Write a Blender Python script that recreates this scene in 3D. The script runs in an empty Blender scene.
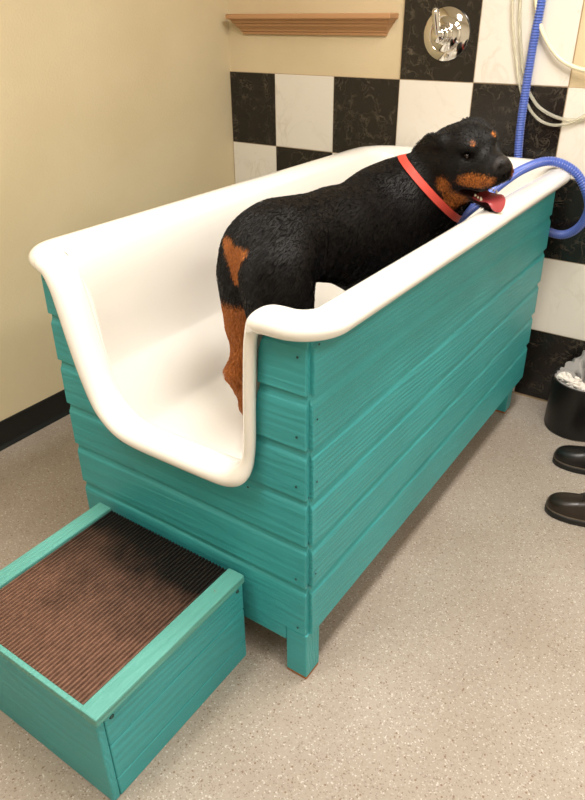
import bpy, bmesh, math, random
import numpy as np
from mathutils import Matrix, Vector
random.seed(4); rng = np.random.default_rng(4)
scn = bpy.context.scene
COL = scn.collection
pi = math.pi

# ------------------------------------------------------------------ helpers
def lin(r, g, b):
    f = lambda c: c / 12.92 if c <= .04045 else ((c + .055) / 1.055) ** 2.4
    return (f(r / 255), f(g / 255), f(b / 255), 1.0)

def link(o, parent=None):
    COL.objects.link(o)
    if parent is not None:
        o.parent = parent
        if parent.type == 'EMPTY':           # mesh parts keep world coordinates, so only an Empty needs undoing
            o.matrix_parent_inverse = Matrix.Translation(-parent.location)
    return o

def mesh(name, verts, faces, mat, parent=None, smooth=True, mats=None, midx=None, angle=None):
    me = bpy.data.meshes.new(name)
    me.from_pydata([tuple(map(float, v)) for v in verts], [], [tuple(map(int, f)) for f in faces])
    me.update()
    bm = bmesh.new(); bm.from_mesh(me)
    bmesh.ops.recalc_face_normals(bm, faces=bm.faces)
    bm.to_mesh(me); bm.free()
    if mats:
        for m in mats: me.materials.append(m)
        if midx is not None: me.polygons.foreach_set('material_index', list(midx))
    else:
        me.materials.append(mat)
    me.polygons.foreach_set('use_smooth', [smooth] * len(me.polygons))
    if angle is not None and smooth:
        me.set_sharp_from_angle(angle=math.radians(angle))
    return link(bpy.data.objects.new(name, me), parent)

def thing(name, label, cat, loc=(0, 0, 0), group=None):
    o = bpy.data.objects.new(name, None); o.location = loc; o.empty_display_size = .05
    COL.objects.link(o); tag(o, label, cat, group); return o

def tag(o, label, cat, group=None):
    o['label'] = label; o['category'] = cat
    if group: o['group'] = group
    return o

def struct(o):
    o['kind'] = 'structure'; return o

class G:                                   # geometry collector for ONE part
    def __init__(s): s.v = []; s.f = []
    def add(s, V, F):
        n = len(s.v); s.v += [tuple(v) for v in V]; s.f += [tuple(i + n for i in f) for f in F]; return s
    def box(s, x0, x1, y0, y1, z0, z1):
        V = [(x, y, z) for z in (z0, z1) for y in (y0, y1) for x in (x0, x1)]
        return s.add(V, [(0, 2, 3, 1), (4, 5, 7, 6), (0, 1, 5, 4), (2, 6, 7, 3), (0, 4, 6, 2), (1, 3, 7, 5)])
    def grid(s, P, closed_u=False, closed_v=False):      # P[i][j] points
        nu, nv = len(P), len(P[0]); V = [p for r in P for p in r]; F = []
        for i in range(nu if closed_u else nu - 1):
            for j in range(nv if closed_v else nv - 1):
                a, b = i * nv + j, i * nv + (j + 1) % nv
                c, d = ((i + 1) % nu) * nv + (j + 1) % nv, ((i + 1) % nu) * nv + j
                F.append((a, b, c, d))
        return s.add(V, F)
    def lathe(s, prof, c=(0, 0, 0), axis='z', n=48, cap0=True, cap1=True):
        P = []
        for r, h in prof:
            row = []
            for k in range(n):
                a = 2 * pi * k / n; x, y = r * math.cos(a), r * math.sin(a)
                row.append((c[0] + x, c[1] + y, c[2] + h) if axis == 'z' else (c[0] + x, c[1] - h, c[2] + y))
            P.append(row)
        b = len(s.v); s.grid(P, closed_v=True)
        if cap0: s.f.append(tuple(b + k for k in range(n)))
        if cap1: s.f.append(tuple(b + (len(P) - 1) * n + k for k in range(n)))
        return s
    def tube(s, pts, r, n=12, caps=True, flat=None):
        pts = [np.array(p, float) for p in pts]; m = len(pts)
        T = [pts[min(i + 1, m - 1)] - pts[max(i - 1, 0)] for i in range(m)]
        T = [t / (np.linalg.norm(t) + 1e-12) for t in T]
        a = np.array([0, 0, 1.]) if abs(T[0][2]) < .9 else np.array([1., 0, 0])
        u = np.cross(T[0], a); u /= np.linalg.norm(u); P = []
        for i in range(m):
            u = u - T[i] * (u @ T[i]); u /= np.linalg.norm(u); w = np.cross(T[i], u)
            ri = r[i] if hasattr(r, '__len__') else r
            P.append([tuple(pts[i] + ri * (math.cos(q) * u + math.sin(q) * w)) for q in np.arange(n) * 2 * pi / n])
        b = len(s.v); s.grid(P, closed_v=True)
        if caps:
            s.f.append(tuple(b + k for k in range(n))); s.f.append(tuple(b + (m - 1) * n + k for k in range(n)))
        return s
    def obj(s, name, mat, parent=None, smooth=True, angle=35, **k):
        return mesh(name, s.v, s.f, mat, parent, smooth, angle=angle, **k)

def bevel(o, w, seg=2):
    m = o.modifiers.new('bevel', 'BEVEL'); m.width = w; m.segments = seg; m.limit_method = 'ANGLE'; m.angle_limit = math.radians(40)
    return o

def spline(pts, step):
    P = np.array(pts, float); n = len(P); out = []
    for i in range(n - 1):
        p0, p1, p2, p3 = P[max(i - 1, 0)], P[i], P[i + 1], P[min(i + 2, n - 1)]
        for t in np.linspace(0, 1, 24, endpoint=False):
            out.append(.5 * (2 * p1 + (p2 - p0) * t + (2 * p0 - 5 * p1 + 4 * p2 - p3) * t * t + (3 * p1 - p0 - 3 * p2 + p3) * t ** 3))
    out.append(P[-1]); out = np.array(out)
    d = np.r_[0, np.cumsum(np.linalg.norm(np.diff(out, axis=0), axis=1))]
    q = np.linspace(0, d[-1], max(2, int(round(d[-1] / step)) + 1))
    return np.stack([np.interp(q, d, out[:, k]) for k in range(P.shape[1])], 1)

# ------------------------------------------------------------------ materials
def mat(name, col=(.8, .8, .8, 1), rough=.5, metal=0., spec=.5, **kw):
    m = bpy.data.materials.new(name); m.use_nodes = True
    b = m.node_tree.nodes['Principled BSDF']
    b.inputs['Base Color'].default_value = col; b.inputs['Roughness'].default_value = rough
    b.inputs['Metallic'].default_value = metal; b.inputs['Specular IOR Level'].default_value = spec
    for k, v in kw.items(): b.inputs[k.replace('_', ' ')].default_value = v
    return m
def N(m, t, **kw):
    n = m.node_tree.nodes.new(t)
    for k, v in kw.items():
        if k in n.bl_rna.properties: setattr(n, k, v)
        else: n.inputs[k.replace('_', ' ')].default_value = v
    return n
def L(m, a, b): m.node_tree.links.new(a, b)
def B(m): return m.node_tree.nodes['Principled BSDF']
def pos(m, scale=(1, 1, 1), rot=(0, 0, 0)):
    g = N(m, 'ShaderNodeNewGeometry'); q = N(m, 'ShaderNodeMapping')
    q.inputs['Scale'].default_value = scale; q.inputs['Rotation'].default_value = rot
    L(m, g.outputs['Position'], q.inputs['Vector']); return q.outputs['Vector']
def ramp(m, fac, stops, interp='LINEAR'):
    r = N(m, 'ShaderNodeValToRGB'); r.color_ramp.interpolation = interp; e = r.color_ramp.elements
    while len(e) < len(stops): e.new(.5)
    for x, (p, c) in zip(e, stops): x.position = p; x.color = c
    L(m, fac, r.inputs['Fac']); return r.outputs['Color']
def noise(m, vec, scale, detail=4., rough=.5, dist=0.):
    n = N(m, 'ShaderNodeTexNoise'); n.inputs['Scale'].default_value = scale; n.inputs['Detail'].default_value = detail
    n.inputs['Roughness'].default_value = rough; n.inputs['Distortion'].default_value = dist
    L(m, vec, n.inputs['Vector']); return n.outputs['Fac']
def mix(m, fac, a, b, mode='MIX'):
    x = N(m, 'ShaderNodeMix', data_type='RGBA', blend_type=mode)
    for s, v in ((0, fac), (6, a), (7, b)):
        if hasattr(v, 'is_output'): L(m, v, x.inputs[s])
        else: x.inputs[s].default_value = v
    return x.outputs[2]
def bump(m, h, strength, dist=.01):
    n = N(m, 'ShaderNodeBump'); n.inputs['Strength'].default_value = strength; n.inputs['Distance'].default_value = dist
    L(m, h, n.inputs['Height']); L(m, n.outputs['Normal'], B(m).inputs['Normal']); return n

def wall_paint(name, c1, c2):
    m = mat(name, rough=.75, spec=.25)
    p = pos(m); f = noise(m, p, 3., 3.)
    L(m, ramp(m, f, [(.35, c1), (.7, c2)]), B(m).inputs['Base Color'])
    bump(m, noise(m, p, 130., 3., .6), .35, .004); return m
M = {}
M['wall'] = wall_paint('tan wall paint', lin(208, 190, 154), lin(214, 197, 162))
M['ceiling'] = wall_paint('ceiling paint', lin(225, 220, 208), lin(230, 225, 215))

def wood_paint(name, c, along, wear=.0):   # teal paint over embossed cedar grain
    m = mat(name, rough=.42, spec=.45)
    sc = {'x': (1.2, 30, 30), 'y': (30, 1.2, 30)}[along]
    p = pos(m, sc); pw = pos(m)
    fine = noise(m, p, 5., 8., .65, .6)
    w = N(m, 'ShaderNodeTexWave', wave_type='RINGS', rings_direction='SPHERICAL'); L(m, pos(m, {'x': (.9, 8, 8), 'y': (8, .9, 8)}[along]), w.inputs['Vector'])
    w.inputs['Scale'].default_value = 3.2; w.inputs['Distortion'].default_value = 9.; w.inputs['Detail'].default_value = 3.; w.inputs['Detail Scale'].default_value = .8
    h = N(m, 'ShaderNodeMath', operation='MULTIPLY_ADD'); L(m, w.outputs['Fac'], h.inputs[0]); h.inputs[1].default_value = .45; L(m, fine, h.inputs[2])
    bump(m, h.outputs[0], .5, .0035)
    big = noise(m, pw, 4., 4.)
    dk = tuple(x * .82 for x in c[:3]) + (1,)
    base = mix(m, ramp(m, big, [(.3, (0, 0, 0, 1)), (.75, (1, 1, 1, 1))]), dk, c)
    if wear:
        f = noise(m, pw, 38., 5., .7)
        base = mix(m, ramp(m, f, [(.70, (0, 0, 0, 1)), (.76, (wear,) * 3 + (1,))]), base, lin(150, 105, 70))
    L(m, base, B(m).inputs['Base Color']); return m
TEAL = lin(62, 166, 170)
M['teal_x'] = wood_paint('teal painted cedar, boards across', TEAL, 'x', .35)
M['teal_y'] = wood_paint('teal painted cedar, boards lengthwise', TEAL, 'y', .25)
M['teal_rail'] = wood_paint('worn lighter teal rail', lin(98, 172, 162), 'y', .5)
M['raw_wood'] = mat('bare worn wood', lin(160, 98, 55), .7)
M['porcelain'] = mat('white tub enamel', lin(240, 236, 228), .16, spec=.5, Coat_Weight=.3, Coat_Roughness=.06)
M['black_base'] = mat('black vinyl cove base', lin(18, 16, 15), .45)
M['nail'] = mat('dark nail head', lin(24, 62, 56), .5)

m = M['floor'] = mat('speckled vinyl floor', rough=.5, spec=.35)
p = pos(m)
v = N(m, 'ShaderNodeTexVoronoi'); v.inputs['Scale'].default_value = 330.; L(m, p, v.inputs['Vector'])
sep = N(m, 'ShaderNodeSeparateColor'); L(m, v.outputs['Color'], sep.inputs[0])
c = ramp(m, sep.outputs[0], [(0, lin(147, 133, 121)), (.06, lin(160, 148, 137)), (.12, lin(169, 159, 147)), (.45, lin(172, 162, 150)), (.86, lin(175, 165, 155)), (.92, lin(188, 180, 170)), (.97, lin(207, 200, 193))], 'CONSTANT')
v2 = N(m, 'ShaderNodeTexVoronoi'); v2.inputs['Scale'].default_value = 95.; L(m, p, v2.inputs['Vector'])
s2 = N(m, 'ShaderNodeSeparateColor'); L(m, v2.outputs['Color'], s2.inputs[0])
far = N(m, 'ShaderNodeMath', operation='LESS_THAN'); L(m, v2.outputs['Distance'], far.inputs[0]); far.inputs[1].default_value = .24
sel = N(m, 'ShaderNodeMath', operation='GREATER_THAN'); L(m, s2.outputs[0], sel.inputs[0]); sel.inputs[1].default_value = .88
mm = N(m, 'ShaderNodeMath', operation='MULTIPLY'); L(m, far.outputs[0], mm.inputs[0]); L(m, sel.outputs[0], mm.inputs[1])
c = mix(m, mm.outputs[0], c, lin(138, 116, 98))
c = mix(m, ramp(m, noise(m, p, 2.2, 3.), [(.3, (.35, .35, .35, 1)), (.8, (0, 0, 0, 1))]), c, lin(168, 142, 112), 'MULTIPLY')
L(m, c, B(m).inputs['Base Color'])

def marble(name, base, vein, vs, soft):
    m = mat(name, rough=.22, spec=.45); p = pos(m)
    f = noise(m, p, vs, 7., .62, .7)
    a = N(m, 'ShaderNodeMath', operation='SUBTRACT'); L(m, f, a.inputs[0]); a.inputs[1].default_value = .5
    b = N(m, 'ShaderNodeMath', operation='ABSOLUTE'); L(m, a.outputs[0], b.inputs[0])
    k = ramp(m, b.outputs[0], [(0, (1, 1, 1, 1)), (soft, (0, 0, 0, 1))])
    f2 = ramp(m, noise(m, p, vs * .8, 4.), [(.42, (0, 0, 0, 1)), (.72, (.8, .8, .8, 1))])
    k2 = mix(m, 1., k, f2, 'MULTIPLY')
    L(m, mix(m, k2, base, vein), B(m).inputs['Base Color']); return m
M['black_tile'] = marble('black marble tile', lin(27, 23, 20), lin(104, 94, 80), 21., .028)
M['white_tile'] = marble('white marble tile', lin(226, 219, 207), lin(204, 193, 177), 5., .03)
M['grout'] = mat('tan grout', lin(170, 148, 118), .85)
M['chrome'] = mat('polished chrome', lin(225, 220, 212), .07, 1.)
M['shelf'] = mat('tan painted moulding', lin(186, 140, 98), .5)
M['hose'] = mat('blue vinyl hose', lin(80, 104, 184), .4)
M['hose_rib'] = mat('lighter hose spiral', lin(150, 156, 206), .4)
M['clear_tube'] = mat('milky clear tubing', lin(244, 240, 222), .2, Transmission_Weight=.7, IOR=1.3)
M['cream_tube'] = mat('cream tubing', lin(236, 226, 192), .3)
M['bin'] = mat('black plastic bin', lin(14, 13, 13), .35)
M['bag'] = mat('clear crinkled plastic liner', lin(205, 200, 196), .12, Transmission_Weight=.45, IOR=1.4)
M['tissue'] = mat('paper tissue', lin(240, 232, 224), .9)
M['shoe'] = mat('dark brown leather', lin(36, 26, 18), .28)
M['shoe_black'] = mat('black leather', lin(22, 19, 17), .35)
M['sole'] = mat('black rubber sole', lin(20, 18, 16), .5)
M['stitch'] = mat('sole welt', lin(86, 74, 58), .6)

m = M['mat'] = mat('ribbed brown rubber', rough=.42, spec=.5)
p = pos(m)
# tread blackened toward the tub: part grime, part tub shade put into the colour
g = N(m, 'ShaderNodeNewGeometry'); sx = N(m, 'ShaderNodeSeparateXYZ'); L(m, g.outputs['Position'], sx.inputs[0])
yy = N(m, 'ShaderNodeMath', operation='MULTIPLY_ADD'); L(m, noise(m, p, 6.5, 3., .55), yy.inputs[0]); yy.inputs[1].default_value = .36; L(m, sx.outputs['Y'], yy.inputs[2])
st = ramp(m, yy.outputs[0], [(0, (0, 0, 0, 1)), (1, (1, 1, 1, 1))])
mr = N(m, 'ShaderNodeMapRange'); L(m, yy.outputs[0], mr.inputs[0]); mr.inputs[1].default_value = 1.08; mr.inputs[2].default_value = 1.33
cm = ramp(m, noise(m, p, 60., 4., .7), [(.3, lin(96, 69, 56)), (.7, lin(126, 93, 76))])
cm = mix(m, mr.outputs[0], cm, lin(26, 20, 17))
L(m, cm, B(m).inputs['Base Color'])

# ------------------------------------------------------------------ room
XW, YW, X2, Y2, HC = -1.602, 3.0, 2.3, -1.6, 2.62
XS = 0.02
def plane_box(name, x0, x1, y0, y1, z0, z1, m_):
    return struct(G().box(x0, x1, y0, y1, z0, z1).obj(name, m_, smooth=False))
plane_box('floor', XW - .1, X2 + .1, Y2 - .1, YW + .1, -.08, 0, M['floor'])
plane_box('wall_left', XW - .1, XW, Y2 - .1, YW + .1, 0, HC, M['wall'])
plane_box('wall_back', XW, X2, YW, YW + .1, 0, HC, M['wall'])
plane_box('wall_right', X2, X2 + .1, Y2 - .1, YW + .1, 0, HC, M['ceiling'])
plane_box('wall_front', XW, X2, Y2 - .1, Y2, 0, HC, M['ceiling'])
plane_box('ceiling', XW - .1, X2 + .1, Y2 - .1, YW + .1, HC, HC + .1, M['ceiling'])
# cove base on the left wall: flat face with a toe that flares onto the floor
prof = [(0, .108), (.006, .107), (.008, .10), (.008, .022), (.012, .009), (.020, .002), (.020, 0), (0, 0)]
def cove(name, y0, y1):
    P = [[(XW + d, y, z) for d, z in prof] for y in (y0, y1)]
    g_ = G().grid(P); g_.f += [tuple(range(len(prof))), tuple(range(len(prof), 2 * len(prof)))]
    return struct(g_.obj(name, M['black_base'], angle=50))
cove('baseboard_left', Y2, YW - .012)
# tiles: one panel of grout, tiles standing proud of it (a surface pattern of the wall)
T, H, C1, C5 = .305, 1.229, -1.3455, -.0837
cols = [XW + .003, C1, C1 + T, C1 + 2 * T, C1 + 3 * T, C5, C5 + T, C5 + 2 * T, C5 + 3 * T, C5 + 4 * T, C5 + 5 * T]
black, white = G(), G()
grout = G()
grout.box(XW + .001, cols[-1], YW - .009, YW, 0, H)
grout.box(cols[3] - .001, cols[5], YW - .009, YW, H, H + 4 * T)
gp = .0016
def tile(i, z0, z1, is_black):
    (black if is_black else white).box(cols[i] + gp, cols[i + 1] - gp, YW - .012, YW - .006, z0 + gp, z1 - gp)
for i in range(len(cols) - 1):
    for r in range(4):
        z1 = H - r * T; z0 = max(z1 - T, 0.0)
        tile(i, z0, z1, (i + r) % 2 == 0)
for i in (3, 4):
    for r in range(1, 5):
        tile(i, H + (r - 1) * T, H + r * T, (i - r) % 2 == 0)
for n_, g_, mt in (('wall_back_grout', grout, 'grout'), ('wall_back_black_tiles', black, 'black_tile'), ('wall_back_white_tiles', white, 'white_tile')):
    o = struct(g_.obj(n_, M[mt], smooth=False))
    if mt != 'grout': bevel(o, .0012, 2)

# ------------------------------------------------------------------ moulding ledge
sh = thing('moulding_shelf', 'short tan moulding ledge with mitred ends mounted high on the back wall', 'shelf', (-1.17, YW, 1.38))
pr = [(.0, 1.380), (.012, 1.380), (.014, 1.390), (.020, 1.392), (.022, 1.398), (.030, 1.406), (.040, 1.413), (.043, 1.421), (.052, 1.424), (.055, 1.432), (.060, 1.436), (.072, 1.438), (.075, 1.442), (.075, 1.456), (.072, 1.458), (.0, 1.458)]
P = []
xl0, xr0 = -1.505, -.815
for d, z in pr: P.append([(xl0 - d * .7, YW, z), (xl0 - d * .7, YW - d, z), (xr0 + d * .7, YW - d, z), (xr0 + d * .7, YW, z)])
g_ = G().grid(P)
g_.f.append(tuple(range(0, 4))); g_.f.append(tuple(range(len(pr) * 4 - 4, len(pr) * 4)))
bevel(g_.obj('crown_moulding', M['shelf'], sh, angle=25), .001, 1)

# ------------------------------------------------------------------ shower valve
vx, vz = -.553, 1.388
va = thing('shower_valve', 'round chrome shower valve with upright lever on the black marble tile', 'valve', (vx, YW - .012, vz))
y0 = YW - .012
G().lathe([(.05, -.010), (.092, -.001), (.092, .004), (.089, .009), (.080, .013), (.062, .017), (.060, .016)], (vx, y0, vz), 'y', 64).obj('escutcheon', M['chrome'], va)
G().lathe([(.058, .012), (.058, .018), (.050, .024), (.034, .028), (.033, .034), (.030, .036)], (vx, y0, vz), 'y', 64).obj('inner_collar', M['chrome'], va)
G().lathe([(.030, .03), (.031, .050), (.029, .060), (.026, .062), (.026, .080), (.024, .088), (.018, .093), (.006, .095)], (vx, y0, vz), 'y', 48).obj('hub', M['chrome'], va)
lev = spline([(vx, y0 - .078, vz - .015), (vx - .002, y0 - .088, vz + .012), (vx - .006, y0 - .096, vz + .045), (vx - .010, y0 - .104, vz + .085)], .004)
G().tube(lev, [.0125 * math.sqrt(max(.05, 1 - max(0, (i / (len(lev) - 1) - .86) / .14) ** 2)) * (.85 + .3 * i / len(lev)) for i in range(len(lev))], 20).obj('lever', M['chrome'], va)
G().lathe([(.0, .013), (.008, .014), (.008, .022), (.0, .024)], (vx + .012, y0, vz - .072), 'y', 20).obj('stop_screw', M['chrome'], va)

# ------------------------------------------------------------------ bath tub
tub = thing('bath_tub', 'white dog washing tub with a dipped entry, boxed in teal boards', 'tub', (-.42, 2.05, 0))
XR, XL, YF, YB = -.027, -.808, 1.247, 2.862
# --- rim path: crest points with outward directions
def arc(cx, cy, r, a0, a1, n):
    return [(cx + r * math.cos(a), cy + r * math.sin(a), math.cos(a), math.sin(a)) for a in np.linspace(a0, a1, n)]
cxr, cxl, cyb, cyf = -.022, -.784, 2.897, 1.246
RB, RF = .125, .055
zc = lambda y: .997 - .003 * (y - 1.25) / 1.6
ring = []     # (crest xyz, outward xyz, floor-param key)
fl = dict(x0=-.70, x1=-.135, y0=1.305, y1=2.745, r=.065)
def add(p, o): ring.append((np.array(p, float), np.array(o, float)))
for x in np.linspace(-.40, cxl + RB, 14)[:-1]: add((x, cyb, zc(cyb)), (0, 1, 0))
for x, y, a, b in arc(cxl + RB, cyb - RB, RB, pi / 2, pi, 12): add((x, y, zc(y)), (a, b, 0))
for y in np.linspace(cyb - RB, cyf + RF, 50)[1:-1]: add((cxl, y, zc(y)), (-1, 0, 0))
for x, y, a, b in arc(cxl + RF, cyf + RF, RF, pi, 1.5 * pi, 14): add((x, y, zc(y)), (a, b, 0))
n_left_end = len(ring)
dip = spline([(cxl + RF, .997), (-.730, .993), (-.700, .978), (-.676, .935), (-.662, .88), (-.640, .78), (-.616, .695), (-.592, .640), (-.552, .607), (-.50, .597), (-.40, .596), (-.28, .597), (-.228, .601), (-.197, .620), (-.184, .67), (-.179, .78), (-.173, .88), (-.167, .935), (-.152, .974), (-.125, .994), (-.100, .997), (cxr - RF, .997)], .014)
for x, z in dip[1:-1]: add((x, cyf, z), (0, -1, 0))
n_right_start = len(ring)
for x, y, a, b in arc(cxr - RF, cyf + RF, RF, 1.5 * pi, 2 * pi, 14): add((x, y, zc(y)), (a, b, 0))
for y in np.linspace(cyf + RF, cyb - RB, 50)[1:-1]: add((cxr, y, zc(y)), (1, 0, 0))
for x, y, a, b in arc(cxr - RB, cyb - RB, RB, 0, pi / 2, 12): add((x, y, zc(y)), (a, b, 0))
for x in np.linspace(cxr - RB, -.40, 14)[1:-1]: add((x, cyb, zc(cyb)), (0, 1, 0))
NR = len(ring)
# --- matching floor ring
def fpt(p, i):
    x0, x1, y0_, y1, r = fl['x0'], fl['x1'], fl['y0'], fl['y1'], fl['r']
    if n_left_end <= i < n_right_start:      # dipped front: spread along front edge and its corners
        t = (p[0] - dip[0][0]) / (dip[-1][0] - dip[0][0])
        # arc length driven so the sloping sides land in the corners
        t = (i - n_left_end) / (n_right_start - n_left_end - 1)
        s = np.interp(t, [0, .36, .64, 1], [0, .12, .88, 1.])
        L_ = x1 - x0
        if s < 0: return np.array([x0, y0_ + r + (-s) * 1.2, 0]), np.array([-1., 0, 0])
        if s > 1: return np.array([x1, y0_ + r + (s - 1) * 1.2, 0]), np.array([1., 0, 0])
        if s < .12:
            a = pi + (s / .12) * pi / 2; return np.array([x0 + r + r * math.cos(a), y0_ + r + r * math.sin(a), 0]), np.array([math.cos(a), math.sin(a), 0])
        if s > .88:
            a = 1.5 * pi + ((s - .88) / .12) * pi / 2; return np.array([x1 - r + r * math.cos(a), y0_ + r + r * math.sin(a), 0]), np.array([math.cos(a), math.sin(a), 0])
        return np.array([x0 + r + (s - .12) / .76 * (L_ - 2 * r), y0_, 0]), np.array([0, -1., 0])
    # sides/back: nearest matching
    yl = y0_ + r
    if i < n_left_end or i >= n_right_start:
        x, y = p[0], p[1]
        if y > cyb - RB - 1e-6:              # back and its corners
            if x < cxl + RB and y < cyb:
                a = math.atan2(y - (cyb - RB), x - (cxl + RB)); return np.array([x0 + r + r * math.cos(a), y1 - r + r * math.sin(a), 0]), np.array([math.cos(a), math.sin(a), 0])
            if x > cxr - RB and y < cyb:
                a = math.atan2(y - (cyb - RB), x - (cxr - RB)); return np.array([x1 - r + r * math.cos(a), y1 - r + r * math.sin(a), 0]), np.array([math.cos(a), math.sin(a), 0])
            u = (x - (cxl + RB)) / (cxr - cxl - 2 * RB); return np.array([x0 + r + u * (x1 - x0 - 2 * r), y1, 0]), np.array([0, 1., 0])
        u = (y - cyf) / (cyb - RB - cyf); yy_ = yl + max(u, 0) * (y1 - r - yl)
        return (np.array([x0, yy_, 0]), np.array([-1., 0, 0])) if i < n_left_end else (np.array([x1, yy_, 0]), np.array([1., 0, 0]))
prof = [(.012, -.047), (.030, -.055), (.041, -.052), (.048, -.042), (.050, -.030), (.047, -.018), (.039, -.0075), (.027, -.0015), (.012, .001), (-.002, .0005), (-.016, -.004), (-.028, -.012), (-.037, -.024), (-.043, -.040)]
rows = []; ZF = .452
for i, (p, o) in enumerate(ring):
    t = ring[(i + 1) % NR][0] - ring[i - 1][0]; t = t - o * (t @ o); t /= np.linalg.norm(t)
    u = np.cross(o, t); u /= np.linalg.norm(u)
    sa, sb_ = 1., .85
    if n_left_end <= i < n_right_start and p[0] > -.26:      # the lip thins where it climbs beside the right-hand upright
        kk = max(0, min(1, (p[0] + .205) / .02)) * max(0, min(1, (.995 - p[2]) / .06)); kk = kk * kk * (3 - 2 * kk)
        sa, sb_ = 1 - .40 * kk, .85 - .30 * kk
    row = [p + a * sa * o + b * sb_ * u for a, b in prof]
    I = row[-1]; F, fo = fpt(p, i)
    q = 1 - u[2]; d0 = np.array([0, 0, -1.15 + .6 * min(q, 1)]) - o * (.25 + .5 * min(q, 1)); d0 /= np.linalg.norm(d0)
    ax_ = abs(fo[0]) if fo[1] < 0 else 1.                  # the chamfered foot runs along the sides and fades out at the dipped end
    W = F + np.array([fo[0] * .062, max(fo[1], 0) * .062 + min(fo[1], 0) * .012, .545 + .087 * ax_ ** 2])
    Ln = np.linalg.norm(W - I); up = np.array([0, 0, 1.])
    P1 = I + d0 * Ln * .30; P2 = W + (up * .95 + fo * .06) * Ln * .35
    for s in np.linspace(0, 1, 12)[1:]:
        row.append((1 - s) ** 3 * I + 3 * (1 - s) ** 2 * s * P1 + 3 * (1 - s) * s * s * P2 + s ** 3 * W)
    E1 = F + np.array([0, 0, ZF]) + fo * .004
    # soft crease, chamfer, soft crease
    for s in (.06, .5, .9): row.append(W + (E1 - W) * s)
    row.append(F - fo * .008 + np.array([0, 0, ZF - .002]))
    c_ = np.array([-.42, min(max(F[1], 1.75), 2.35), ZF - .010])
    for s in (.12, .4, .75, .97): row.append(row[-1] * 0 + (F + np.array([0, 0, ZF - .003])) * (1 - s) + c_ * s)
    rows.append(row)
g_ = G().grid(rows, closed_u=True)
nv = len(rows[0]); g_.f.append(tuple(i * nv + nv - 1 for i in range(NR)))
basin = g_.obj('basin', M['porcelain'], tub, angle=None)
sb = basin.modifiers.new('sub', 'SUBSURF'); sb.levels = 1; sb.render_levels = 2
# --- board cladding
def boards(rows_, placer, lims):
    """rows_: (z0, z1) courses; placer(s, d, z) -> xyz; lims(z) -> list of (s0, s1) spans per course"""
    g = G()
    for z0, z1 in rows_:
        h = z1 - z0
        pr_ = [(.0108, 0), (.0118, .0016)] + [(.0118 - .002 * q, .003 + (h - .032) * q) for q in (.15, .3, .45, .6, .75, .9, 1)] + [(.0086, h - .0255), (.0060, h - .0215), (.0036, h - .016), (.0024, h - .010), (.0020, h - .003), (.0020, h + .006)]
        for span in lims(z0, z1):
            P = []
            for d, z in pr_:
                a, b = span(z0 + z)
                P.append([placer(a, -.006, z0 + z), placer(a, d - .0015, z0 + z), placer(a + math.copysign(.0015, b - a), d, z0 + z), placer(b - math.copysign(.0015, b - a), d, z0 + z), placer(b, d - .0015, z0 + z), placer(b, -.006, z0 + z)])
            n0 = len(g.v); g.grid(P, closed_v=True); k = len(P)
            g.f.append(tuple(n0 + j for j in range(6))); g.f.append(tuple(n0 + (k - 1) * 6 + j for j in range(6)))
    return g
Zs = [.157, .313, .4405, .568, .6955, .823]
courses = [(Zs[i], Zs[i + 1]) for i in range(5)] + [(.823, .948)]
side = lambda j: (lambda z0, z1: [lambda z: (YF + .013 + j[int(round(z0 * 1000)) % 3], YB - .004 * (int(round(z0 * 1000)) % 4))])
stag = [0, .003, .0015]
boards(courses, lambda s, d, z: (XR - .012 + d, s, z), side(stag)).obj('side_panel', M['teal_y'], tub, angle=20)
boards(courses, lambda s, d, z: (XL + .012 - d + (.948 - z) * .012, s, z), side(stag)).obj('side_panel', M['teal_y'], tub, angle=20)
ux = sorted([(.57, -.60), (.60, -.632), (.66, -.648), (.74, -.662), (.80, -.676), (.86, -.692), (.91, -.715), (.96, -.76)])
uL = lambda z: float(np.interp(z, [a for a, b in ux], [b for a, b in ux]))
uR = lambda z: float(np.interp(z, [.57, .60, .64, .80, .90, .94, .96], [-.225, -.205, -.180, -.157, -.150, -.135, -.125]))
xl = lambda z: XL + .004 + (.948 - z) * .012
def endl(z0, z1):
    if z0 < .56: return [lambda z: (xl(z), XR - .011)]
    return [lambda z: (xl(z), uL(z)), lambda z: (uR(z), XR - .011)]
boards(courses, lambda s, d, z: (s, YF + .012 - d, z), endl).obj('end_panel', M['teal_x'], tub, angle=20)
boards(courses, lambda s, d, z: (s, YB - .001 + d, z), lambda z0, z1: [lambda z: (XL + .02, XR - .02)]).obj('end_panel', M['teal_x'], tub, angle=20)
# corner posts behind the boards
for px in (XR - .038, XL + .016):
    for py in (YF + .016, YB - .056):
        bevel(G().box(px, px + .020, py, py + .040, .157, .93).obj('corner_post', M['teal_y'], tub, smooth=False), .002)
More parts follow.
